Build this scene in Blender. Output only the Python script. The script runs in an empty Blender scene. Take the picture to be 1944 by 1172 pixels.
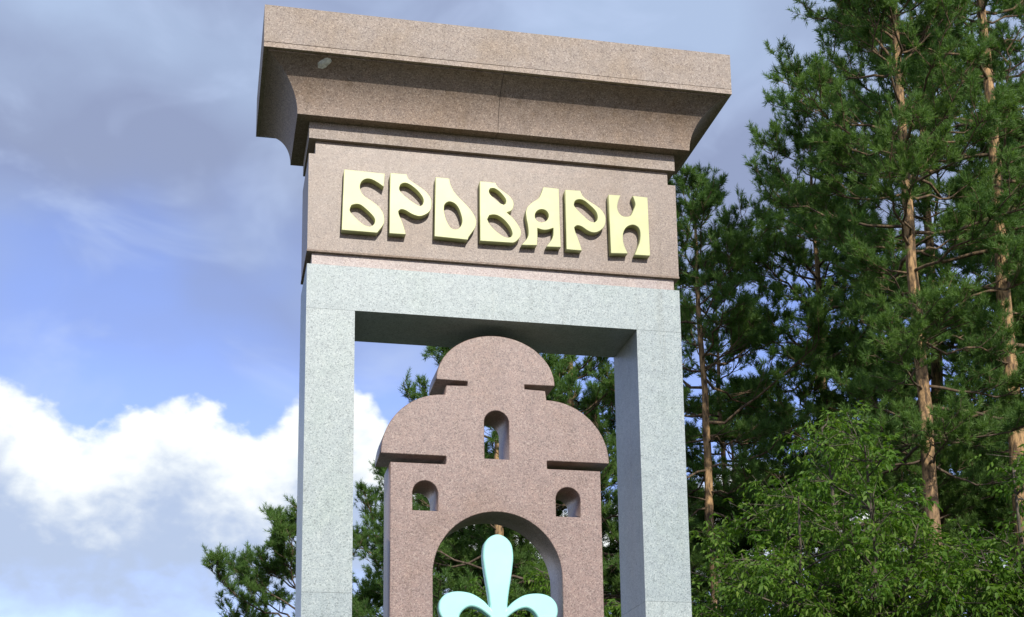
import bpy, bmesh, math, random
import numpy as np
from mathutils import Vector, Matrix

S = bpy.context.scene
COL = S.collection
R = math.radians

# ------------------------------------------------------------------ camera
cam_d = bpy.data.cameras.new('camera')
cam = bpy.data.objects.new('camera', cam_d)
COL.objects.link(cam)
S.camera = cam
PITCH, YAW, ROLL = .2078, .2121, -.0127
fw = Vector((math.sin(YAW) * math.cos(PITCH), math.cos(YAW) * math.cos(PITCH), math.sin(PITCH)))
rt = Vector((math.cos(YAW), -math.sin(YAW), 0))
up = rt.cross(fw)
r2 = rt * math.cos(ROLL) + up * math.sin(ROLL)
u2 = -rt * math.sin(ROLL) + up * math.cos(ROLL)
M = Matrix((r2, u2, -fw)).transposed().to_4x4()
M.translation = Vector((-.5767, -8.4739, 1.5863))
cam.matrix_world = M
cam_d.sensor_width = 36
cam_d.lens = 2774.68 / 1944 * 36
cam_d.shift_x = (972 - 966.79) / 1944
cam_d.shift_y = (1077.46 - 586) / 1944
cam_d.clip_end = 2000

# ------------------------------------------------------------------ light and sky
SUN_AZ, SUN_EL = R(8), R(31)          # measured from the monument's front, towards its right
sdir = Vector((math.sin(SUN_AZ) * math.cos(SUN_EL), -math.cos(SUN_AZ) * math.cos(SUN_EL), math.sin(SUN_EL)))
sun_d = bpy.data.lights.new('sun', 'SUN')
sun_d.energy = 5.0
sun_d.angle = R(.5)
sun_d.color = (1, .95, .87)
sun = bpy.data.objects.new('sun', sun_d)
COL.objects.link(sun)
sun.rotation_euler = sdir.to_track_quat('Z', 'Y').to_euler()
sun.location = (5, -20, 30)

S.view_settings.view_transform = 'Standard'
S.view_settings.look = 'None'
S.view_settings.gamma = 1
S.view_settings.use_curve_mapping = False
S.view_settings.exposure = 0.0

world = bpy.data.worlds.new('World')
S.world = world
world.use_nodes = True
world.cycles.sampling_method = 'MANUAL'
world.cycles.sample_map_resolution = 512
S.cycles.max_bounces = 6
S.cycles.diffuse_bounces = 3
S.cycles.glossy_bounces = 2
S.cycles.transmission_bounces = 3
SKY_STRENGTH = .11


class G:
    """tiny helper for wiring node trees"""
    def __init__(s, nt):
        s.nt = nt
        nt.nodes.clear()

    def n(s, typ, ins=None, **kw):
        nd = s.nt.nodes.new(typ)
        for k, v in kw.items():
            setattr(nd, k, v)
        for k, v in (ins or {}).items():
            s.put(nd.inputs[k], v)
        return nd

    def put(s, sock, v):
        if hasattr(v, 'is_output'):
            s.nt.links.new(v, sock)
        elif isinstance(v, (tuple, list)):
            sock.default_value = tuple(v) + ((1,) if len(v) == 3 and sock.type == 'RGBA' else ())
        else:
            sock.default_value = v

    def m(s, op, a, b=None, c=None, clamp=False):
        nd = s.nt.nodes.new('ShaderNodeMath')
        nd.operation = op
        nd.use_clamp = clamp
        for i, v in enumerate((a, b, c)):
            if v is not None:
                s.put(nd.inputs[i], v)
        return nd.outputs[0]

    def ss(s, v, lo, hi, a=0., b=1.):
        nd = s.nt.nodes.new('ShaderNodeMapRange')
        nd.interpolation_type = 'SMOOTHSTEP'
        for i, q in enumerate((v, lo, hi, a, b)):
            s.put(nd.inputs[i], q)
        return nd.outputs[0]

    def mix(s, f, a, b, mode='MIX'):
        nd = s.nt.nodes.new('ShaderNodeMix')
        nd.data_type = 'RGBA'
        nd.blend_type = mode
        s.put(nd.inputs[0], f)
        s.put(nd.inputs[6], a)
        s.put(nd.inputs[7], b)
        return nd.outputs[2]

    def noise(s, vec, scale, detail=4., rough=.55, dist=0., dims='3D'):
        nd = s.n('ShaderNodeTexNoise', {'Vector': vec, 'Scale': scale, 'Detail': detail, 'Roughness': rough, 'Distortion': dist})
        nd.noise_dimensions = dims
        return nd.outputs[0]

    def ramp(s, f, stops, interp='LINEAR'):
        nd = s.nt.nodes.new('ShaderNodeValToRGB')
        cr = nd.color_ramp
        cr.interpolation = interp
        while len(cr.elements) < len(stops):
            cr.elements.new(.5)
        for e, (p, c) in zip(cr.elements, stops):
            e.position = p
            e.color = tuple(c) + (1,) if len(c) == 3 else c
        s.put(nd.inputs[0], f)
        return nd.outputs[0]


def build_sky():
    g = G(world.node_tree)
    tc = g.n('ShaderNodeTexCoord').outputs['Generated']
    sky = g.n('ShaderNodeTexSky', sky_type='NISHITA', sun_disc=False, sun_elevation=SUN_EL,
              sun_rotation=R(180) - SUN_AZ, altitude=100., air_density=1., dust_density=.15, ozone_density=2.)
    k = 1 / SKY_STRENGTH
    sx = g.n('ShaderNodeSeparateXYZ', {0: tc})
    x, y, z = sx.outputs
    az = g.m('MULTIPLY', g.m('ARCTAN2', x, y), 57.2958)
    el = g.m('MULTIPLY', g.m('ARCSINE', z), 57.2958)
    # deep periwinkle cast of the camera's white balance
    base = g.mix(1., sky.outputs[0], SKY_TINT, 'MULTIPLY')
    # --- thin high veil of grey cloud, gathering overhead
    p = g.n('ShaderNodeCombineXYZ', {0: g.m('MULTIPLY', az, .055), 1: g.m('MULTIPLY', el, .085), 2: 3.7}).outputs[0]
    warp = g.noise(p, 1.1, 3., .45, .0)
    fine = g.noise(p, 2.6, 5., .52, .1)
    edge = g.m('ADD', el, g.m('MULTIPLY', g.m('SUBTRACT', warp, .5), 16.))
    edge = g.m('ADD', edge, g.m('MULTIPLY', g.m('SUBTRACT', fine, .5), 3.))
    veil = g.ss(edge, 19.6, 24.6)
    veil = g.m('MULTIPLY', veil, .93)
    tone = g.ss(g.m('ADD', g.m('MULTIPLY', g.noise(p, 1.5, 3., .45, .0), .8), g.m('MULTIPLY', fine, .2)), .38, .66)
    def patch(a0, e0, wa, we, amt):
        qa = g.m('POWER', g.m('DIVIDE', g.m('SUBTRACT', az, a0), wa), 2.)
        qe = g.m('POWER', g.m('DIVIDE', g.m('SUBTRACT', edge, e0), we), 2.)
        return g.m('MULTIPLY', g.m('EXPONENT', g.m('MULTIPLY', g.m('ADD', qa, qe), -1.)), amt)
    tone = g.m('ADD', g.m('MULTIPLY', tone, .75), g.m('ADD', patch(16.5, 31.8, 5., 2.4, 1.35), g.m('SUBTRACT', patch(-8.5, 31.5, 5., 3., .8), patch(-3., 24.5, 6., 3.2, .9))), clamp=True)
    vcol = g.mix(tone, tuple(c * k for c in VEIL_DARK), tuple(c * k for c in VEIL_PALE))
    c1 = g.mix(veil, base, vcol)
    # small torn wisps in the open blue
    q = g.n('ShaderNodeCombineXYZ', {0: g.m('MULTIPLY', az, .11), 1: g.m('MULTIPLY', el, .2), 2: 9.1}).outputs[0]
    wisp = g.m('MULTIPLY', g.ss(g.noise(q, 1.3, 4., .55, .5), .50, .78), .5)
    c1 = g.mix(wisp, c1, tuple(c * k for c in (.56, .68, .95)))
    # --- bank of cumulus low in the sky
    def bump(c, w, h):
        return g.m('MULTIPLY', g.m('EXPONENT', g.m('MULTIPLY', g.m('POWER', g.m('DIVIDE', g.m('SUBTRACT', az, c), w), 2.), -1.)), h)
    azr = g.n('ShaderNodeCombineXYZ', {0: g.m('MULTIPLY', x, 3.), 1: g.m('MULTIPLY', y, 3.), 2: .4}).outputs[0]
    top = g.m('ADD', 14.2, g.m('MULTIPLY', g.m('SUBTRACT', g.noise(azr, 1.3, 2.), .5), 9.))
    top = g.m('ADD', top, g.m('ADD', bump(-8.4, 3.6, CU[0]), g.m('ADD', bump(-1.6, 2.6, CU[1]), bump(5., 4., CU[2]))))
    d = g.n('ShaderNodeCombineXYZ', {0: g.m('MULTIPLY', az, .3), 1: g.m('MULTIPLY', el, .42), 2: 1.3}).outputs[0]
    big = g.noise(d, .75, 3., .5, .2)
    vor = g.n('ShaderNodeTexVoronoi', {'Vector': g.n('ShaderNodeVectorMath', {0: d, 1: g.n('ShaderNodeTexNoise', {'Vector': d, 'Scale': 2.5, 'Detail': 4.}).outputs[1]}, operation='ADD').outputs[0], 'Scale': 1.7}, feature='SMOOTH_F1')
    puff = g.m('SUBTRACT', .55, vor.outputs[0])
    fin = g.noise(d, 3.4, 5., .52, .2)
    e2 = g.m('SUBTRACT', el, g.m('MULTIPLY', puff, 1.7))
    e2 = g.m('SUBTRACT', e2, g.m('MULTIPLY', g.m('SUBTRACT', fin, .5), 1.3))
    depth = g.m('SUBTRACT', top, e2)
    bot = g.m('ADD', CU[3], g.m('MULTIPLY', g.m('SUBTRACT', big, .5), 5.))
    bot = g.m('ADD', bot, g.m('MULTIPLY', g.m('SUBTRACT', fin, .5), 2.))
    mask = g.m('MULTIPLY', g.ss(depth, 0., .9), g.ss(g.m('SUBTRACT', el, bot), -1.4, 1.6))
    soft = g.noise(d, 1.1, 4., .5, .3)
    belly = g.ss(g.m('ADD', depth, g.m('ADD', g.m('MULTIPLY', g.m('SUBTRACT', soft, .5), 6.), g.m('MULTIPLY', g.m('SUBTRACT', fin, .5), 2.))), 1.2, 5.4)
    ccol = g.mix(belly, tuple(c * k for c in CU_WHITE), tuple(c * k for c in CU_GREY))
    c2 = g.mix(mask, c1, ccol)
    bg = g.n('ShaderNodeBackground', {0: c2, 1: SKY_STRENGTH})
    out = g.n('ShaderNodeOutputWorld', {0: bg.outputs[0]})


SKY_TINT = (1.7, 1.5, 1.9)
VEIL_DARK = (.315, .375, .555)
VEIL_PALE = (.46, .58, .80)
CU = (4.9, 4.7, 5.5, 10.2)
CU_WHITE = (1.08, 1.12, 1.1)
CU_GREY = (.50, .61, .83)
build_sky()

# ------------------------------------------------------------------ materials
def mat(name):
    m = bpy.data.materials.new(name)
    m.use_nodes = True
    return m, G(m.node_tree)


def finish(g, bsdf):
    g.n('ShaderNodeOutputMaterial', {0: bsdf})


def granite(name, base, dark, light, scale=150., stain=(.8, .74, .66), contrast=1.0, rough=.37, streak=.35):
    m, g = mat(name)
    geo = g.n('ShaderNodeNewGeometry')
    P = geo.outputs['Position']
    # mineral grains: three sizes of cells with their own tints
    v1 = g.n('ShaderNodeTexVoronoi', {'Vector': P, 'Scale': scale, 'Randomness': 1.})
    v2 = g.n('ShaderNodeTexVoronoi', {'Vector': P, 'Scale': scale * 2.1, 'Randomness': 1.})
    r1 = g.n('ShaderNodeSeparateColor', {0: v1.outputs['Color']}).outputs[0]
    r2 = g.n('ShaderNodeSeparateColor', {0: v2.outputs['Color']}).outputs[1]
    c = g.mix(g.ss(r1, .80, .9), base, dark)
    c = g.mix(g.ss(r1, .22, .1), c, light)
    c = g.mix(g.m('MULTIPLY', g.ss(r2, .84, .93), .75), c, dark)
    c = g.mix(g.m('MULTIPLY', g.ss(r2, .14, .06), .7), c, light)
    grain = g.noise(P, scale * 1.1, 3., .7)
    c = g.mix(contrast, c, g.ramp(grain, [(.3, (.62, .62, .64)), (.5, (1, 1, 1)), (.72, (1.25, 1.22, 1.18))]), 'MULTIPLY')
    oi = g.n('ShaderNodeObjectInfo').outputs['Random']
    c = g.mix(1., c, g.ramp(oi, [(0, (.93, .94, .95)), (1, (1.05, 1.04, 1.02))]), 'MULTIPLY')
    pit = g.n('ShaderNodeTexVoronoi', {'Vector': P, 'Scale': 4.2})
    pr = g.n('ShaderNodeSeparateColor', {0: pit.outputs['Color']}).outputs[2]
    pm = g.m('MULTIPLY', g.ss(pit.outputs[0], .075, .04), g.ss(pr, .55, .7))
    c = g.mix(g.m('MULTIPLY', pm, .6), c, dark)
    c = g.mix(1., c, g.ramp(g.noise(P, 16., 4., .65), [(.3, (.88, .88, .89)), (.5, (1, 1, 1)), (.7, (1.09, 1.07, 1.05))]), 'MULTIPLY')
    # broad blotches and rain streaks
    blotch = g.noise(P, 2.3, 5., .6)
    c = g.mix(g.ss(blotch, .45, .75, 0., .55), c, g.mix(1., c, stain, 'MULTIPLY'))
    sc = g.n('ShaderNodeMapping', {'Vector': P, 'Scale': (17., 17., .9)}).outputs[0]
    st = g.m('MULTIPLY', g.ss(g.noise(sc, 1., 4., .6), .52, .75), streak)
    c = g.mix(st, c, g.mix(1., c, (.72, .69, .62), 'MULTIPLY'))
    b = g.n('ShaderNodeBump', {'Strength': .12, 'Distance': .004, 'Height': grain})
    bs = g.n('ShaderNodeBsdfPrincipled', {'Base Color': c, 'Roughness': rough, 'Normal': b.outputs[0]})
    bs.inputs['Specular IOR Level'].default_value = .2
    finish(g, bs.outputs[0])
    return m


def plain(name, col, rough=.5, spec=.4, var=.12, scale=9., bump=.0, metal=0.):
    m, g = mat(name)
    P = g.n('ShaderNodeNewGeometry').outputs['Position']
    n = g.noise(P, scale, 5., .6)
    c = g.mix(g.ss(n, .35, .7, 0., 1.), tuple(q * (1 - var) for q in col), tuple(min(1, q * (1 + var * .6)) for q in col))
    kw = {'Base Color': c, 'Roughness': rough, 'Metallic': metal}
    if bump:
        kw['Normal'] = g.n('ShaderNodeBump', {'Strength': bump, 'Distance': .004, 'Height': g.noise(P, scale * 14, 3.)}).outputs[0]
    bs = g.n('ShaderNodeBsdfPrincipled', kw)
    bs.inputs['Specular IOR Level'].default_value = spec
    finish(g, bs.outputs[0])
    return m


def leafmat(name, a, b, c_, trans=.3, scale=.8):
    m, g = mat(name)
    geo = g.n('ShaderNodeNewGeometry')
    oi = g.n('ShaderNodeObjectInfo')
    isl = geo.outputs['Random Per Island']
    n = g.noise(geo.outputs['Position'], scale, 3., .6)
    c = g.mix(g.ss(n, .35, .68), a, b)
    c = g.mix(g.ss(isl, .72, 1., 0., .8), c, c_)
    c = g.mix(1., c, g.ramp(oi.outputs['Random'], [(0, (.86, .92, .9)), (1, (1.12, 1.08, 1.05))]), 'MULTIPLY')
    bs = g.n('ShaderNodeBsdfPrincipled', {'Base Color': c, 'Roughness': .5})
    bs.inputs['Specular IOR Level'].default_value = .22
    tr = g.n('ShaderNodeBsdfTranslucent', {0: g.mix(1., c, (1.25, 1.35, .55), 'MULTIPLY')})
    mx = g.n('ShaderNodeMixShader', {0: trans, 1: bs.outputs[0], 2: tr.outputs[0]})
    finish(g, mx.outputs[0])
    return m


def barkmat(name, low, high, z0, z1):
    m, g = mat(name)
    P = g.n('ShaderNodeNewGeometry').outputs['Position']
    z = g.n('ShaderNodeSeparateXYZ', {0: P}).outputs[2]
    st = g.n('ShaderNodeMapping', {'Vector': P, 'Scale': (9., 9., 2.6)}).outputs[0]
    n = g.noise(st, 1.6, 5., .65)
    v = g.n('ShaderNodeTexVoronoi', {'Vector': st, 'Scale': 1.5})
    zz = g.m('ADD', z, g.m('MULTIPLY', g.m('SUBTRACT', n, .5), 5.))
    c = g.mix(g.ss(zz, z0, z1), low, high)
    c = g.mix(g.ss(n, .42, .62, 0., .85), c, tuple(q * .38 for q in low))
    c = g.mix(g.ss(v.outputs[0], .42, .62, 0., .4), c, tuple(q * .5 for q in low))
    b = g.n('ShaderNodeBump', {'Strength': .7, 'Distance': .03, 'Height': n})
    bs = g.n('ShaderNodeBsdfPrincipled', {'Base Color': c, 'Roughness': .85, 'Normal': b.outputs[0]})
    bs.inputs['Specular IOR Level'].default_value = .15
    finish(g, bs.outputs[0])
    return m


M_PINK = granite('pink_granite', (.257, .185, .162), (.155, .111, .098), (.335, .262, .228), contrast=.7)
M_FRIEZE = granite('frieze_granite', (.252, .197, .158), (.17, .128, .105), (.335, .272, .225), contrast=.5, streak=.5, stain=(.84, .74, .62))
M_CORN = granite('cornice_granite', (.235, .180, .142), (.15, .112, .09), (.325, .262, .212), contrast=.5, stain=(.84, .74, .58), streak=.75, rough=.6)
M_SLAB = granite('slab_granite', (.305, .250, .205), (.20, .155, .13), (.41, .345, .29), contrast=.5, stain=(.86, .77, .62), streak=.5, rough=.55)
M_GREY = granite('grey_granite', (.325, .375, .372), (.215, .25, .25), (.41, .46, .452), contrast=.5, streak=.32, stain=(.93, .97, .9))
M_SOFT = granite('neck_granite', (.38, .315, .29), (.27, .21, .20), (.47, .41, .375), contrast=.5)
M_GOLD = plain('gold_paint', (.53, .54, .275), .33, .17, .10, 5.)
M_PALE = plain('pale_cyan_enamel', (.365, .70, .63), .4, .4, .05, 5.)
M_OVAL = plain('pale_oval', (.74, .74, .68), .9, .1, .25, 60., .4)
M_PINE = leafmat('pine_needles', (.080, .155, .038), (.122, .208, .050), (.16, .25, .075), .42)
M_LEAF = leafmat('broad_leaves', (.080, .165, .020), (.128, .218, .030), (.22, .30, .06), .43, 1.3)
M_BARK = barkmat('pine_bark', (.115, .085, .065), (.46, .29, .14), 5., 9.)
M_TWIG = barkmat('twig_bark', (.13, .10, .075), (.20, .135, .075), 6., 12.)
M_BROWN = barkmat('broadleaf_bark', (.12, .10, .075), (.16, .135, .10), 2., 6.)


def ground_mat():
    m, g = mat('grass_ground')
    P = g.n('ShaderNodeNewGeometry').outputs['Position']
    n = g.noise(P, .35, 6., .65)
    c = g.mix(g.ss(n, .35, .65), (.028, .046, .013), (.05, .056, .024))
    c = g.mix(g.ss(g.noise(P, 14., 4., .7), .5, .75), c, (.03, .05, .015))
    b = g.n('ShaderNodeBump', {'Strength': .6, 'Distance': .05, 'Height': g.noise(P, 22., 5., .7)})
    bs = g.n('ShaderNodeBsdfPrincipled', {'Base Color': c, 'Roughness': .95, 'Normal': b.outputs[0]})
    finish(g, bs.outputs[0])
    return m


M_GROUND = ground_mat()

# ------------------------------------------------------------------ mesh helpers
def link(name, me, m=None, parent=None, label=None, cat=None, group=None, kind=None):
    o = bpy.data.objects.new(name, me)
    COL.objects.link(o)
    if me is not None and m is not None and not me.materials:
        me.materials.append(m)
    if parent is not None:
        o.parent = parent
    for k, v in (('label', label), ('category', cat), ('group', group), ('kind', kind)):
        if v:
            o[k] = v
    return o


def bm_mesh(bm, name, bevel=0.):
    if bevel:
        bmesh.ops.bevel(bm, geom=[e for e in bm.edges if e.calc_face_angle(0) > .6], offset=bevel, segments=2, affect='EDGES', profile=.6)
    bmesh.ops.recalc_face_normals(bm, faces=bm.faces)
    me = bpy.data.meshes.new(name)
    bm.to_mesh(me)
    bm.free()
    return me


def box(name, x0, x1, y0, y1, z0, z1, m, parent, bevel=.004, **kw):
    bm = bmesh.new()
    v = [bm.verts.new((x, y, z)) for z in (z0, z1) for y in (y0, y1) for x in (x0, x1)]
    for f in ((0, 2, 3, 1), (4, 5, 7, 6), (0, 1, 5, 4), (2, 6, 7, 3), (0, 4, 6, 2), (1, 3, 7, 5)):
        bm.faces.new([v[i] for i in f])
    return link(name, bm_mesh(bm, name, bevel), m, parent, **kw)


def smooth_ring(pts, sub=5, corner=48.):
    """Catmull-Rom through the points, keeping sharp corners sharp"""
    n = len(pts)
    P = [Vector(p) for p in pts]
    sharp = []
    for i in range(n):
        a, b = P[i] - P[i - 1], P[(i + 1) % n] - P[i]
        sharp.append(math.degrees(a.angle(b, 0)) > corner)
    out = []
    for i in range(n):
        p1, p2 = P[i], P[(i + 1) % n]
        p0, p3 = P[i - 1], P[(i + 2) % n]
        s1, s2 = sharp[i], sharp[(i + 1) % n]
        if (s1 and s2) or (p2 - p1).length > .16:
            out.append(p1.copy())
            continue
        t1 = (p2 - p1) if s1 else (p2 - p0) * .5
        t2 = (p2 - p1) if s2 else (p3 - p1) * .5
        L = (p2 - p1).length
        for t in (t1, t2):
            if t.length > 1.3 * L:
                t *= 1.3 * L / t.length
        for k in range(sub):
            t = k / sub
            h1, h2, h3, h4 = 2*t**3-3*t**2+1, t**3-2*t**2+t, -2*t**3+3*t**2, t**3-t**2
            out.append(p1 * h1 + t1 * h2 + p2 * h3 + t2 * h4)
    return out


def plate(name, rings, yf, yb, m, parent, bevel=.003, smooth=True, **kw):
    """flat plate cut to the outline of rings (x, z), front at yf, back at yb"""
    cu = bpy.data.curves.new(name, 'CURVE')
    cu.dimensions = '2D'
    cu.fill_mode = 'BOTH'
    cu.extrude = (yb - yf) / 2 - bevel
    cu.bevel_depth = bevel
    cu.bevel_resolution = 1
    cu.offset = -bevel
    for ring in rings:
        pts = smooth_ring(ring) if smooth else [Vector(p) for p in ring]
        sp = cu.splines.new('POLY')
        sp.points.add(len(pts) - 1)
        for q, p in zip(sp.points, pts):
            q.co = (p.x, p.y, 0, 1)
        sp.use_cyclic_u = True
    tmp = bpy.data.objects.new('tmp', cu)
    COL.objects.link(tmp)
    dg = bpy.context.evaluated_depsgraph_get()
    me = bpy.data.meshes.new_from_object(tmp.evaluated_get(dg))
    bpy.data.objects.remove(tmp)
    bpy.data.curves.remove(cu)
    me.materials.clear()
    # stand it up: x -> x, y -> z, z -> -y
    me.transform(Matrix(((1, 0, 0, 0), (0, 0, -1, (yf + yb) / 2), (0, 1, 0, 0), (0, 0, 0, 1))))
    me.name = name
    return link(name, me, m, parent, **kw)


# ------------------------------------------------------------------ ground
bm = bmesh.new()
N = 48
ext = 900.
rng = random.Random(3)
vs = {}
for i in range(N + 1):
    for j in range(N + 1):
        a, b = (i / N * 2 - 1), (j / N * 2 - 1)
        x, y = math.copysign(abs(a) ** 2.4, a) * ext, math.copysign(abs(b) ** 2.4, b) * ext
        r = math.hypot(x, y)
        vs[i, j] = bm.verts.new((x, y, 0 if r < 9 else min(1, (r - 9) / 30) * rng.uniform(-.12, .12)))
for i in range(N):
    for j in range(N):
        bm.faces.new((vs[i, j], vs[i + 1, j], vs[i + 1, j + 1], vs[i, j + 1]))
link('ground', bm_mesh(bm, 'ground'), M_GROUND, kind='structure')

# ------------------------------------------------------------------ monument
W, D = 2.4, .5275
mon = link('entrance_monument', None, label='tall granite portal with heavy cornice, gold raised letters and a church-shaped panel inside', cat='monument')
mon.location = (0, 0, 0)
Z = 5.0
box('plinth', -.5, W + .5, -.45, D + .45, -.25, .34, M_GREY, mon, .012)
box('plinth_step', -.22, W + .22, -.2, D + .2, .343, .72, M_GREY, mon, .012)
# uprights in three courses, hairline joints between the blocks
for x0, x1 in ((0, .2975), (W - .2975, W)):
    for z0, z1 in ((.723, 1.72), (1.7215, Z - 1.7720), (Z - 1.7705, Z - .003)):
        box('pillar_block', x0, x1, 0, D, z0, z1, M_GREY, mon, .003)
box('lintel', 0, W, .0, D, Z - .0015, Z + .286, M_GREY, mon, .003)
box('lower_neck', .03, W - .03, .02, D - .02, Z + .2875, Z + .3665, M_SOFT, mon, .002)
fr = box('frieze', 0, W, 0, D, Z + .381, Z + 1.022, M_FRIEZE, mon, .003)
box('frieze_lip', -.003, W + .003, -.004, D + .004, Z + .367, Z + .3795, M_CORN, mon, .002)
box('upper_neck', .043, W - .043, .031, D - .031, Z + 1.0235, Z + 1.126, M_FRIEZE, mon, .002)
box('fillet', 0, W, 0, D, Z + 1.1275, Z + 1.2395, M_SLAB, mon, .003)

PROFILE = [(.080 + .26 * (1 - math.cos(R(a))), 1.2405 + .304 * math.sin(R(a))) for a in range(0, 78, 4)]
PROFILE.append((PROFILE[-1][0], 1.5435))
XM = 1.194
for side in (0, 1):
    bm = bmesh.new()
    rings = []
    for s, z in PROFILE:
        if side == 0:
            q = ((XM - .0015, -s), (-s, -s), (-s, D + s), (XM - .0015, D + s))
        else:
            q = ((XM + .0015, -s), (W + s, -s), (W + s, D + s), (XM + .0015, D + s))
        rings.append([bm.verts.new((a, b, Z + z)) for a, b in q])
    for r0, r1 in zip(rings, rings[1:]):
        for k in range(4):
            bm.faces.new((r0[k], r0[(k + 1) % 4], r1[(k + 1) % 4], r1[k]))
    bm.faces.new(rings[0])
    bm.faces.new(rings[-1])
    link('cove_block', bm_mesh(bm, 'cove_block'), M_CORN, mon, label='left half of the hollow curved cornice moulding' if side == 0 else 'right half of the hollow curved cornice moulding')
O = .304
box('cornice_lip', -O, XM - .001, -O, D + O, Z + 1.544, Z + 1.5755, M_SLAB, mon, .0025)
box('cornice_lip', XM + .001, W + O, -O - .002, D + O, Z + 1.5435, Z + 1.575, M_SLAB, mon, .0025)
box('cornice_core', -O + .012, W + O - .012, -O + .012, D + O - .012, Z + 1.576, Z + 1.58, M_CORN, mon, 0)
box('cornice_slab', -O, W + O, -O, D + O, Z + 1.5795, Z + 1.826, M_SLAB, mon, .005)

# pale, flattened, slightly lumpy oval on the cove under the overhang
bm = bmesh.new()
bmesh.ops.create_icosphere(bm, subdivisions=3, radius=1)
rng = random.Random(5)
for v in bm.verts:
    n = 1 + .13 * math.sin(v.co.x * 5 + 1) * math.cos(v.co.y * 4) + rng.uniform(-.06, .06)
    v.co = v.co * n
patch = link('pale_patch', bm_mesh(bm, 'pale_patch'), M_OVAL, mon, label='small pale oval patch under the overhang')
ex, ey = Vector((.0343, -.0322, .0173)), Vector((.0195, .0170, -.0094))
ez = ex.cross(ey).normalized() * .006
patch.matrix_world = Matrix(((ex.x, ey.x, ez.x, .0720), (ex.y, ey.y, ez.y, -.2315), (ex.z, ey.z, ez.z, Z + 1.5155), (0, 0, 0, 1)))

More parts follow.
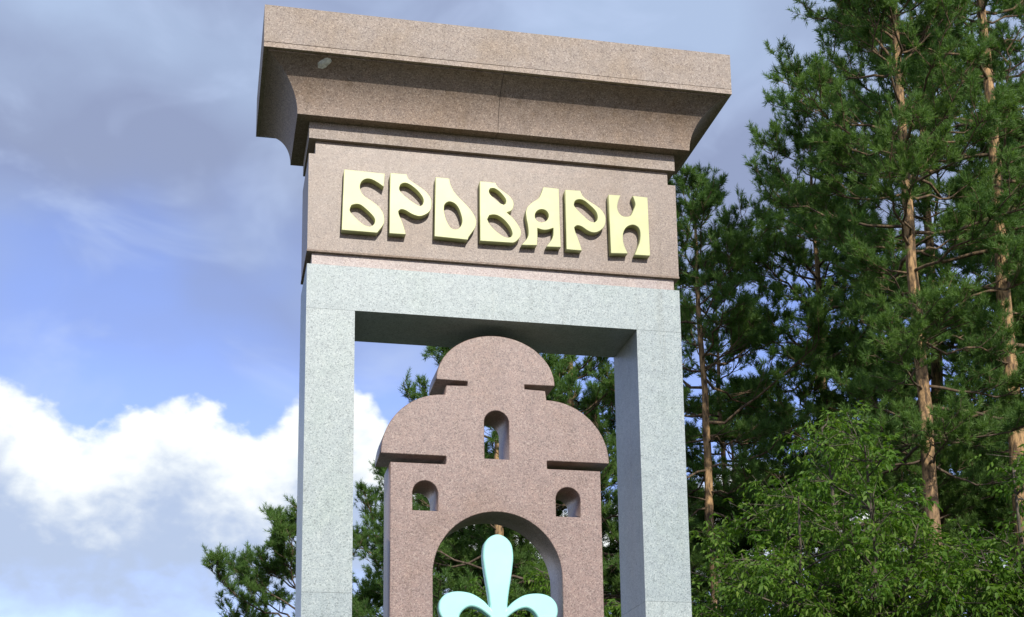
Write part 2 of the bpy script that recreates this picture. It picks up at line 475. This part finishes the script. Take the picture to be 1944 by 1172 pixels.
LETTER_LABELS = {'be': 'gold raised letter Б', 'er1': 'gold raised letter Р beside the Б', 'o': 'gold raised letter Ь-shaped О', 've': 'gold raised letter В',
                 'a': 'gold raised letter А', 'er2': 'gold raised letter Р beside the И', 'y': 'gold raised letter И'}
LETTERS = {
 'be': [
  [(0.217,5.907),(0.471,5.901),(0.465,5.811),(0.421,5.840),(0.382,5.856),(0.349,5.853),(0.324,5.831),(0.316,5.799),(0.324,5.765),(0.347,5.736),(0.396,5.705),(0.435,5.674),(0.461,5.635),(0.469,5.597),(0.465,5.559),(0.426,5.499),(0.205,5.500)],
  [(0.255,5.644),(0.264,5.670),(0.293,5.680),(0.322,5.676),(0.357,5.650),(0.396,5.612),(0.411,5.585),(0.406,5.557),(0.384,5.538),(0.358,5.540),(0.326,5.557),(0.281,5.598),(0.258,5.624)],
 ],
 'er1': [
  [(0.506,5.909),(0.609,5.910),(0.623,5.878),(0.675,5.843),(0.721,5.812),(0.754,5.776),(0.767,5.739),(0.764,5.693),(0.747,5.663),(0.714,5.640),(0.682,5.633),(0.642,5.644),(0.603,5.665),(0.574,5.669),(0.557,5.655),(0.561,5.633),(0.578,5.593),(0.594,5.546),(0.605,5.504),(0.501,5.502)],
  [(0.563,5.815),(0.574,5.840),(0.600,5.850),(0.629,5.842),(0.668,5.814),(0.701,5.778),(0.716,5.745),(0.711,5.716),(0.695,5.701),(0.669,5.712),(0.629,5.737),(0.590,5.768),(0.567,5.794)],
 ],
 'o': [
  [(0.794,5.908),(0.880,5.906),(0.889,5.866),(0.906,5.828),(0.939,5.786),(0.985,5.740),(1.024,5.695),(1.049,5.647),(1.051,5.609),(1.040,5.577),(1.003,5.519),(0.997,5.500),(0.785,5.506)],
  [(0.846,5.700),(0.852,5.729),(0.876,5.748),(0.905,5.744),(0.932,5.722),(0.951,5.681),(0.962,5.633),(0.957,5.598),(0.938,5.571),(0.911,5.564),(0.885,5.577),(0.862,5.617),(0.849,5.665)],
 ],
 've': [
  [(1.078,5.906),(1.179,5.904),(1.192,5.879),(1.228,5.850),(1.268,5.822),(1.292,5.788),(1.295,5.757),(1.281,5.724),(1.250,5.707),(1.287,5.675),(1.316,5.638),(1.338,5.598),(1.340,5.563),(1.322,5.530),(1.284,5.503),(1.076,5.500)],
  [(1.136,5.845),(1.145,5.863),(1.168,5.866),(1.195,5.854),(1.225,5.825),(1.245,5.795),(1.244,5.770),(1.231,5.758),(1.207,5.767),(1.171,5.795),(1.144,5.821)],
  [(1.123,5.650),(1.136,5.678),(1.166,5.685),(1.200,5.678),(1.239,5.649),(1.272,5.606),(1.285,5.565),(1.275,5.542),(1.251,5.536),(1.218,5.546),(1.172,5.580),(1.139,5.616)],
 ],
 'a': [
  [(1.493,5.903),(1.594,5.901),(1.595,5.790),(1.596,5.662),(1.600,5.500),(1.505,5.496),(1.534,5.537),(1.550,5.573),(1.553,5.627),(1.515,5.612),(1.481,5.609),(1.448,5.617),(1.448,5.565),(1.444,5.500),(1.343,5.494),(1.372,5.530),(1.389,5.567),(1.387,5.623),(1.378,5.679),(1.375,5.721),(1.386,5.756),(1.417,5.790),(1.458,5.822),(1.475,5.855)],
  [(1.524,5.708),(1.517,5.685),(1.500,5.667),(1.477,5.659),(1.455,5.663),(1.438,5.678),(1.433,5.700),(1.439,5.723),(1.456,5.741),(1.479,5.749),(1.502,5.745),(1.518,5.730)],
 ],
 'er2': [
  [(1.637,5.898),(1.736,5.900),(1.753,5.865),(1.793,5.833),(1.841,5.805),(1.875,5.778),(1.898,5.738),(1.899,5.695),(1.885,5.658),(1.850,5.627),(1.815,5.618),(1.781,5.628),(1.741,5.653),(1.710,5.658),(1.691,5.643),(1.696,5.617),(1.712,5.572),(1.728,5.524),(1.738,5.488),(1.636,5.488)],
  [(1.693,5.806),(1.704,5.830),(1.731,5.840),(1.762,5.833),(1.799,5.805),(1.833,5.772),(1.847,5.741),(1.845,5.709),(1.828,5.689),(1.797,5.694),(1.756,5.726),(1.716,5.765),(1.696,5.789)],
 ],
 'y': [
  [(1.926,5.890),(2.006,5.893),(1.989,5.847),(1.982,5.810),(1.989,5.775),(2.012,5.750),(2.046,5.747),(2.072,5.760),(2.092,5.802),(2.104,5.836),(2.099,5.864),(2.088,5.896),(2.188,5.894),(2.193,5.489),(2.089,5.487),(2.106,5.527),(2.125,5.578),(2.132,5.629),(2.125,5.671),(2.101,5.691),(2.073,5.692),(2.041,5.675),(2.020,5.641),(2.013,5.598),(2.020,5.548),(2.043,5.492),(1.930,5.485)],
 ],
}

for key, rings in LETTERS.items():
    plate('letter', rings, -.053, .003, M_GOLD, fr, .0025, label=LETTER_LABELS[key])


def arc(cx, cz, rx, rz, a0, a1, n):
    return [(cx + rx * math.cos(R(a0 + (a1 - a0) * i / n)), cz + rz * math.sin(R(a0 + (a1 - a0) * i / n))) for i in range(n + 1)]


# church silhouette: right half from the crown of the dome down, mirrored
half = arc(0, 4.622, .379, .309, 90, 0, 26)[1:]
half += [(.186, 4.619), (.183, 4.616), (.183, 4.592), (.186, 4.589), (.316, 4.585), (.324, 4.524)]
half += arc(.330, 4.127, .394, .397, 90, 0, 26)
half += [(.325, 4.1265), (.320, 4.122), (.320, 4.078), (.325, 4.0735), (.665, 4.0735), (.665, .723)]
# the outline is (x, z) about the centre line; walk down the right side, under, and up the left
ring = [(0, 4.931)] + half
ring += [(.405, .723)] + arc(0, 3.379, .405, .405, 0, 180, 44) + [(-.405, .723)]
ring += [(-a, b) for a, b in reversed(half)]
ring = [(1.2 + a, b) for a, b in ring]


def window(cx, z0, zs, zt, w):
    return [(1.2 + cx - w, z0), (1.2 + cx + w, z0)] + [(1.2 + a, b) for a, b in arc(cx, zs, w, zt - zs, 0, 180, 16)]


holes = [window(0, 4.122, 4.358, 4.437, .079), window(-.451, 3.774, 3.884, 3.964, .079), window(.451, 3.770, 3.880, 3.960, .079)]
plate('church_panel', [ring] + holes, .10, .42, M_PINK, mon, .004, smooth=False, label='pink granite panel cut to a domed church silhouette')

em = [(0, 3.641), (.051, 3.622), (.086, 3.577), (.0955, 3.505), (.090, 3.441), (.0825, 3.386), (.064, 3.272), (.053, 3.182),
      (.097, 3.226), (.168, 3.266), (.253, 3.277), (.320, 3.261), (.359, 3.223), (.371, 3.175), (.359, 3.124), (.318, 3.075), (.262, 3.065), (.236, 3.085), (.242, 3.125),
      (.211, 3.167), (.168, 3.184), (.113, 3.167), (.0545, 3.1245), (.049, 3.06), (.11, 3.03), (.11, 2.97), (.049, 2.94),
      (.06, 2.80), (.10, 2.62), (.11, 2.45), (.08, .723)]
ring = [(1.2 + a, b) for a, b in em] + [(1.2 - a, b) for a, b in reversed(em[1:])]
plate('emblem', [ring], .092, .16, M_PALE, mon, .010, label='pale cyan three-lobed lily emblem standing in the arch')

# ------------------------------------------------------------------ trees
def np_mesh(name, V, F):
    V = np.asarray(V, np.float32).reshape(-1, 3)
    F = np.asarray(F, np.int32)
    me = bpy.data.meshes.new(name)
    k = F.shape[1]
    me.vertices.add(len(V))
    me.vertices.foreach_set('co', V.ravel())
    me.loops.add(F.size)
    me.loops.foreach_set('vertex_index', F.ravel())
    me.polygons.add(len(F))
    me.polygons.foreach_set('loop_start', np.arange(0, F.size, k, dtype=np.int32))
    me.update(calc_edges=True)
    return me


class Tubes:
    def __init__(s):
        s.V, s.F, s.n = [], [], 0

    def add(s, pts, rad, sides, rough=0., rg=None):
        pts = np.asarray(pts, float)
        n = len(pts)
        t = np.gradient(pts, axis=0)
        t /= np.linalg.norm(t, axis=1, keepdims=True) + 1e-9
        ref = np.array((0, 0, 1.)) if abs(t[0][2]) < .8 else np.array((1., 0, 0))
        a = np.cross(t, ref)
        a /= np.linalg.norm(a, axis=1, keepdims=True) + 1e-9
        b = np.cross(t, a)
        ang = np.arange(sides) / sides * 2 * np.pi
        rr = np.asarray(rad)[:, None] * np.ones((1, sides))
        if rough:
            rr = rr * (1 + rough * rg.standard_normal((n, sides)))
        v = pts[:, None] + rr[..., None] * (np.cos(ang)[None, :, None] * a[:, None] + np.sin(ang)[None, :, None] * b[:, None])
        s.V.append(v.reshape(-1, 3))
        i = np.arange(n - 1)[:, None] * sides
        j = np.arange(sides)[None]
        j2 = (j + 1) % sides
        f = np.stack((i + j, i + j2, i + sides + j2, i + sides + j), -1).reshape(-1, 4) + s.n
        s.F.append(f)
        s.n += n * sides

    def mesh(s, name):
        me = np_mesh(name, np.concatenate(s.V), np.concatenate(s.F))
        me.polygons.foreach_set('use_smooth', np.ones(len(me.polygons), bool))
        return me


def unit(v):
    return v / (np.linalg.norm(v, axis=-1, keepdims=True) + 1e-9)


def needle_mesh(name, P, A, rg, count=12, shoot=.17, length=.1, width=.02):
    """brush of needles round each shoot"""
    P, A = np.asarray(P), unit(np.asarray(A))
    n = len(P)
    ref = unit(rg.standard_normal((n, 3)))
    u = unit(np.cross(A, ref))
    v = np.cross(A, u)
    sl = shoot * rg.uniform(.7, 1.25, (n, 1))
    th = (np.arange(count)[None] * 2.399 + rg.uniform(0, 6.28, (n, 1))) + rg.normal(0, .3, (n, count))
    along = (np.arange(count)[None] + .5) / count * sl
    rad = np.cos(th)[..., None] * u[:, None] + np.sin(th)[..., None] * v[:, None]
    opening = rg.uniform(.5, 1.15, (n, count))[..., None] * (1.15 - .5 * (np.arange(count) / count)[None, :, None])
    d = unit(A[:, None] * np.cos(opening) + rad * np.sin(opening) + np.array((0, 0, .12)))
    base = P[:, None] + A[:, None] * along[..., None]
    side = unit(np.cross(d, rg.standard_normal((n, count, 3))))
    L = length * rg.uniform(.75, 1.2, (n, count, 1))
    w = width * rg.uniform(.7, 1.2, (n, count, 1))
    V = np.stack((base - side * w * .5, base + side * w * .5, base + d * L), 2).reshape(-1, 3)
    return np_mesh(name, V, np.arange(len(V)).reshape(-1, 3))


def make_pine(x, y, H, zb, Rmax, seed, r0=.2, label=None, group=None, lean=(0, 0), dens=1., skirt=.55, count=15, nd=1., bare=8, trunk_pts=None, sides=None):
    rg = np.random.default_rng(seed)
    root = link('pine_tree', None, label=label, cat='tree', group=group)
    root.location = (x, y, 0)
    n = 26
    t = np.linspace(0, 1, n)
    wob = np.cumsum(rg.normal(0, .022, (n, 2)), 0) * np.minimum(1, t * 3)[:, None]
    tr = np.stack((lean[0] * t + wob[:, 0], lean[1] * t + wob[:, 1], -.25 + t * (H + .25)), 1)
    rad = r0 * (1 - t) ** .75 + .012
    rad[0] *= 1.35
    T = Tubes()
    T.add(tr, rad, 12, .05, rg)
    B = Tubes()
    P, A = [], []
    def trunk(z):
        q = (z + .25) / (H + .25)
        return np.array([np.interp(q, t, tr[:, i]) for i in range(3)]), np.interp(q, t, rad)
    z = zb
    phi = rg.uniform(0, 6.28)
    while z < H * .985:
        q = (z - zb) / (H - zb)
        prof = (1 - q) ** .62 * (skirt + (1 - skirt) * min(1, q * 3.2)) + .10
        for k in range(rg.integers(2, 5)):
            phi += 2.4 + rg.normal(0, .35)
            L = Rmax * prof * rg.uniform(.5, 1.16)
            if sides:
                L *= sides(phi % 6.283, z)
            if L < .25:
                continue
            p0, tr_r = trunk(z + rg.uniform(-.15, .15))
            e0 = R(-4 + 40 * q + rg.normal(0, 11))
            m = 8
            s = np.linspace(0, 1, m)
            out = np.array((math.cos(phi), math.sin(phi), 0))
            perp = np.array((-math.sin(phi), math.cos(phi), 0))
            hz = L * s * math.cos(e0)
            vz = L * (s * math.sin(e0) - .07 * np.sin(s * 3.14) * (1 - q) + .13 * s ** 2)
            sw = np.cumsum(rg.normal(0, .06 * L, m)) * s
            br = p0 + hz[:, None] * out + sw[:, None] * perp + vz[:, None] * np.array((0, 0, 1.))
            br[1:-1] += rg.normal(0, .03 * L, (m - 2, 3)) * np.array((.3, .3, .8))
            B.add(br, (min(tr_r * .45, .007 + .009 * L)) * (1 - s) ** .8 + .004, 5)
            tang = unit(np.gradient(br, axis=0))
            limbs = [(br, tang, L, .55)]
            for u in rg.uniform(.3, .95, int(2 + L * 2.4 * dens)):
                i = u * (m - 1)
                k0 = min(int(i), m - 2)
                a = br[k0] + (br[k0 + 1] - br[k0]) * (i - k0)
                side = unit(np.cross(tang[k0], (0, 0, 1.))) * rg.choice((-1, 1))
                dr = unit(tang[k0] * rg.uniform(.5, 1.1) + side * rg.uniform(.5, 1.1) + np.array((0, 0, rg.uniform(-.05, .5))))
                sl = L * rg.uniform(.22, .48) * (1.2 - .6 * u)
                ss_ = np.linspace(0, 1, 4)
                sb = a + (ss_ * sl)[:, None] * dr + (ss_ ** 2 * .15 * sl)[:, None] * np.array((0, 0, 1.)) + rg.normal(0, .025 * sl, (4, 3)) * ss_[:, None]
                B.add(sb, .006 * (1 - ss_) + .004, 4)
                limbs.append((sb, unit(np.gradient(sb, axis=0)), sl, .25))
            for ln, tg_, ll, u0 in limbs:
                nn = len(ln)
                for u in np.concatenate((rg.uniform(u0, 1., int(2 + ll * 3.6 * dens)), (1.,))):
                    i = u * (nn - 1)
                    k0 = min(int(i), nn - 2)
                    a = ln[k0] + (ln[k0 + 1] - ln[k0]) * (i - k0)
                    dr = unit(tg_[k0] * .7 + rg.normal(0, .5, 3) + np.array((0, 0, .45)))
                    tl = rg.uniform(.10, .30)
                    end = a + dr * tl
                    B.add(np.array((a, end)), (.006, .004), 3)
                    for w in range(rg.integers(4, 7)):
                        P.append(a + dr * tl * rg.uniform(.35, 1.))
                        A.append(dr * .55 + rg.normal(0, .55, 3) + np.array((0, 0, .45)))
                    P.append(end)
                    A.append(dr + np.array((0, 0, .3)))
        z += rg.uniform(.30, .62) * (1 if q < .8 else .7)
    for k in range(bare):      # dead snags on the clear stem
        zz = rg.uniform(zb * .45, zb + .25 * (H - zb))
        p0, _ = trunk(zz)
        ph = rg.uniform(0, 6.28)
        L = rg.uniform(.4, 1.5)
        s = np.linspace(0, 1, 5)
        pts = p0 + (s * L)[:, None] * np.array((math.cos(ph), math.sin(ph), rg.uniform(-.3, .25))) + np.cumsum(rg.normal(0, .03, (5, 3)), 0)
        B.add(pts, .018 * (1 - s) + .004, 4)
    link('trunk', T.mesh('pine_trunk'), M_BARK, root)
    link('branches', B.mesh('pine_branches'), M_TWIG, root, kind='stuff')
    link('crown', needle_mesh('pine_crown', P, A, rg, count, .13 * nd, .10 * nd, .0145 * nd), M_PINE, root)
    return root


def leaf_mesh(name, P, A, rg, length=.086, width=.019):
    P, A = np.asarray(P), unit(np.asarray(A))
    n = len(P)
    side = unit(np.cross(A, unit(rg.standard_normal((n, 3)) * .6 + np.array((0, 0, 1.)))))
    nor = np.cross(side, A)
    L = length * rg.uniform(.65, 1.2, (n, 1))
    w = width * rg.uniform(.7, 1.2, (n, 1))
    fold = rg.uniform(.1, .5, (n, 1)) * w
    mid = P + A * L * .45
    curl = P + A * L - np.array((0, 0, 1.)) * L * rg.uniform(0, .3, (n, 1))
    V = np.stack((P, mid - side * w + nor * fold, curl, mid + side * w + nor * fold), 1).reshape(-1, 3)
    i = np.arange(n)[:, None] * 4
    F = np.concatenate((i + np.array([[0, 1, 2]]), i + np.array([[0, 2, 3]])), 1).reshape(-1, 3)
    return np_mesh(name, V, F)


def make_broadleaf(x, y, H, Rmax, seed, label, stems=5, z0=.6, dens=1., group=None):
    rg = np.random.default_rng(seed)
    root = link('broadleaf_tree', None, label=label, cat='tree', group=group)
    root.location = (x, y, 0)
    T, P, A = Tubes(), [], []
    B = Tubes()
    for s_ in range(stems):
        ph = s_ / stems * 6.283 + rg.normal(0, .4)
        spread = 0 if s_ == 0 else rg.uniform(.35, .8) * Rmax
        h = H * (1 if s_ == 0 else rg.uniform(.66, .93))
        m = 12
        t = np.linspace(0, 1, m)
        ox = np.array((math.cos(ph), math.sin(ph)))
        st = np.stack((ox[0] * spread * t ** 1.3, ox[1] * spread * t ** 1.3, -.15 + t * (h + .15)), 1)
        st[:, :2] += np.cumsum(rg.normal(0, .05, (m, 2)), 0) * t[:, None]
        T.add(st, .075 * (1 - t) ** .8 + .008, 7, .04, rg)
        nb = int(h * 7 * dens)
        for _ in range(nb):
            q = rg.uniform(z0 / h, 1) ** .85
            p0 = np.array([np.interp(q, t, st[:, c]) for c in range(3)])
            a = rg.uniform(0, 6.283)
            L = Rmax * (.70 * math.sin(min(1, (1.04 - q) * 1.7) * 1.57) + .08) * rg.uniform(.5, 1.1)
            el = rg.uniform(.2, .95)
            m2 = 6
            s = np.linspace(0, 1, m2)
            dr = np.array((math.cos(a), math.sin(a), 0))
            br = p0 + (s * L * math.cos(el))[:, None] * dr + (L * math.sin(el) * s - .25 * L * s ** 2)[:, None] * np.array((0, 0, 1.))
            br += np.cumsum(rg.normal(0, .03 * L, (m2, 3)), 0) * s[:, None]
            B.add(br, .012 * (1 - s) + .004, 4)
            for u in np.concatenate((rg.uniform(.15, 1, int(L * 8) + 3), (1.,))):
                i = u * (m2 - 1)
                a0 = np.array([np.interp(i, np.arange(m2), br[:, c]) for c in range(3)])
                td = unit(rg.normal(0, .7, 3) + dr * .7 + np.array((0, 0, .35)))
                tl = rg.uniform(.15, .42)
                B.add(np.array((a0, a0 + td * tl)), (.005, .003), 3)
                for w in np.linspace(.25, 1, rg.integers(3, 5)):
                    c = a0 + td * tl * w
                    rd = unit(rg.normal(0, .6, 3) + td * .8 + np.array((0, 0, -.15)))
                    sd = unit(np.cross(rd, (0, 0, 1.)))
                    for kk, (al, sg) in enumerate(((.05, 1), (.05, -1), (.10, 1), (.10, -1), (.14, 0))):
                        P.append(c + rd * al + np.array((0, 0, -al * al * 3)))
                        A.append(rd * .55 + sd * sg * .8 + rg.normal(0, .18, 3) + np.array((0, 0, -.5)))
    link('trunk', T.mesh('broadleaf_trunk'), M_BROWN, root)
    link('branches', B.mesh('broadleaf_branches'), M_BROWN, root, kind='stuff')
    link('crown', leaf_mesh('broadleaf_crown', P, A, rg), M_LEAF, root)
    return root


def copy_tree(src, x, y, rot, sc, label, group):
    o = src.copy()
    COL.objects.link(o)
    o.location = (x, y, 0)
    o.rotation_euler = (0, 0, rot)
    o.scale = (sc, sc, sc)
    o['label'] = label
    o['group'] = group
    for ch in src.children:
        c = ch.copy()
        COL.objects.link(c)
        c.parent = o
    return o


WOOD = 'pine trees of the wood behind the monument'


def clear(az, ztop, keep=.25, width=.75):
    """boughs facing one way have been shed below ztop, so the stem shows"""
    def f(phi, z):
        d = abs((phi - az + math.pi) % (2 * math.pi) - math.pi)
        return keep if d < width and z < ztop else 1.
    return f


pA = make_pine(11.37, 13.5, 21.5, 8.4, 3.0, 11, .15, 'tall pine with long sunlit orange trunk right of the cornice', WOOD, dens=1.25, skirt=.8, sides=clear(4.2, 11.5, .6, .5))
pB = make_pine(14.3, 15.2, 24., 9.6, 3.9, 12, .21, 'pine with pale orange trunk near the right edge of the photo', WOOD, dens=.85, skirt=.8, sides=clear(4.1, 14.6, .3))
pC = make_pine(9.62, 19.75, 16.2, 9.0, 3.1, 13, .15, 'pine with orange trunk showing just right of the grey right pillar', WOOD, dens=1.25, sides=clear(4.36, 12.3, .1, .7))
pD = make_pine(12.2, 25.2, 16.8, 8.5, 3.0, 14, .13, 'slim pine whose thin trunk stands between two thicker trunks', WOOD)
pE = make_pine(13.3, 21.4, 18.8, 8.5, 3.7, 15, .17, 'bushy pine between the cornice and the tall orange pine, set back', WOOD, dens=1.3)
pF = make_pine(5.3, 20.0, 13.4, 4.4, 3.2, 16, .17, 'pine seen through the portal behind the church panel dome', WOOD, dens=1.1)
pG = make_pine(7.6, 21.8, 16.0, 5.0, 3.5, 17, .17, 'pine seen between the church panel and the right pillar', WOOD, dens=1.1)
pH = make_pine(1.7, 25.4, 9.7, 2.8, 3.2, 18, .15, 'lone low pine crown showing left of the left pillar', WOOD, dens=1.6, skirt=.95)
pI = make_pine(4.6, 29.2, 12.3, 4.0, 3.0, 19, .16, 'pine seen between left pillar and church panel', WOOD, dens=1.0)
BACK = 'pines deep in the wood'
for src, x, y, rot, sc, lab in (
        (pC, 16.2, 24.5, 1.2, 1.0, 'pine crown filling the gap between the bushy pine and the tall orange trunk'),
        (pG, 11.0, 30.5, 2.2, .95, 'far pine glimpsed in the slot between church panel and right pillar'),
        (pG, 15.5, 33., 4.0, 1.0, 'far pine glimpsed behind the slim pine, right of the right pillar'),
        (pE, 18.5, 19.5, 2.6, .95, 'pine low at the right edge, partly hidden by the pale-trunked pine'),
        (pF, 13.8, 18.2, 5.1, .8, 'dark low pine crown behind the foot of the tall orange trunk'),
        (pH, 10.4, 24.2, 1.0, 1.05, 'small pine low down on both sides of the right pillar'),
        (pG, 21.5, 27., 1.7, 1.1, 'far pine showing in sky gaps right of the tall orange trunk'),
        (pH, 4.3, 22.6, 3.3, .95, 'low pine filling the arch left of the pale emblem'),
        (pH, 6.9, 24.4, .9, 1.1, 'small far pine seen between the arch top and the emblem'),
        (pE, 15.9, 20.8, .8, 1.25, 'tall pine filling the gap between the two orange trunks at top right'),
        (pA, 17.7, 18.3, 2.9, 1.05, 'tall pine cut by the right edge of the photo'),
        (pH, 13.4, 24.0, 2.4, 1.1, 'low pine in the shade behind the tallest leafy tree'),
        (pH, 18.6, 23.2, 5.2, 1.15, 'low pine in the shade behind the corner leafy tree')):
    copy_tree(src, x, y, rot, sc, lab, BACK)

make_broadleaf(7.25, 7.85, 7.1, 2.3, 31, 'tallest bright green leafy tree in front of the orange pine trunk', 7)
make_broadleaf(8.6, 6.2, 6.1, 2.0, 32, 'leafy green tree in the lower right corner', 6)
make_broadleaf(6.1, 9.4, 5.9, 1.7, 33, 'low leafy tree beside the right pillar', 5)
make_broadleaf(4.75, 11.9, 6.0, 1.5, 34, 'yellow-green leafy tree seen through the arch beside the emblem', 5)
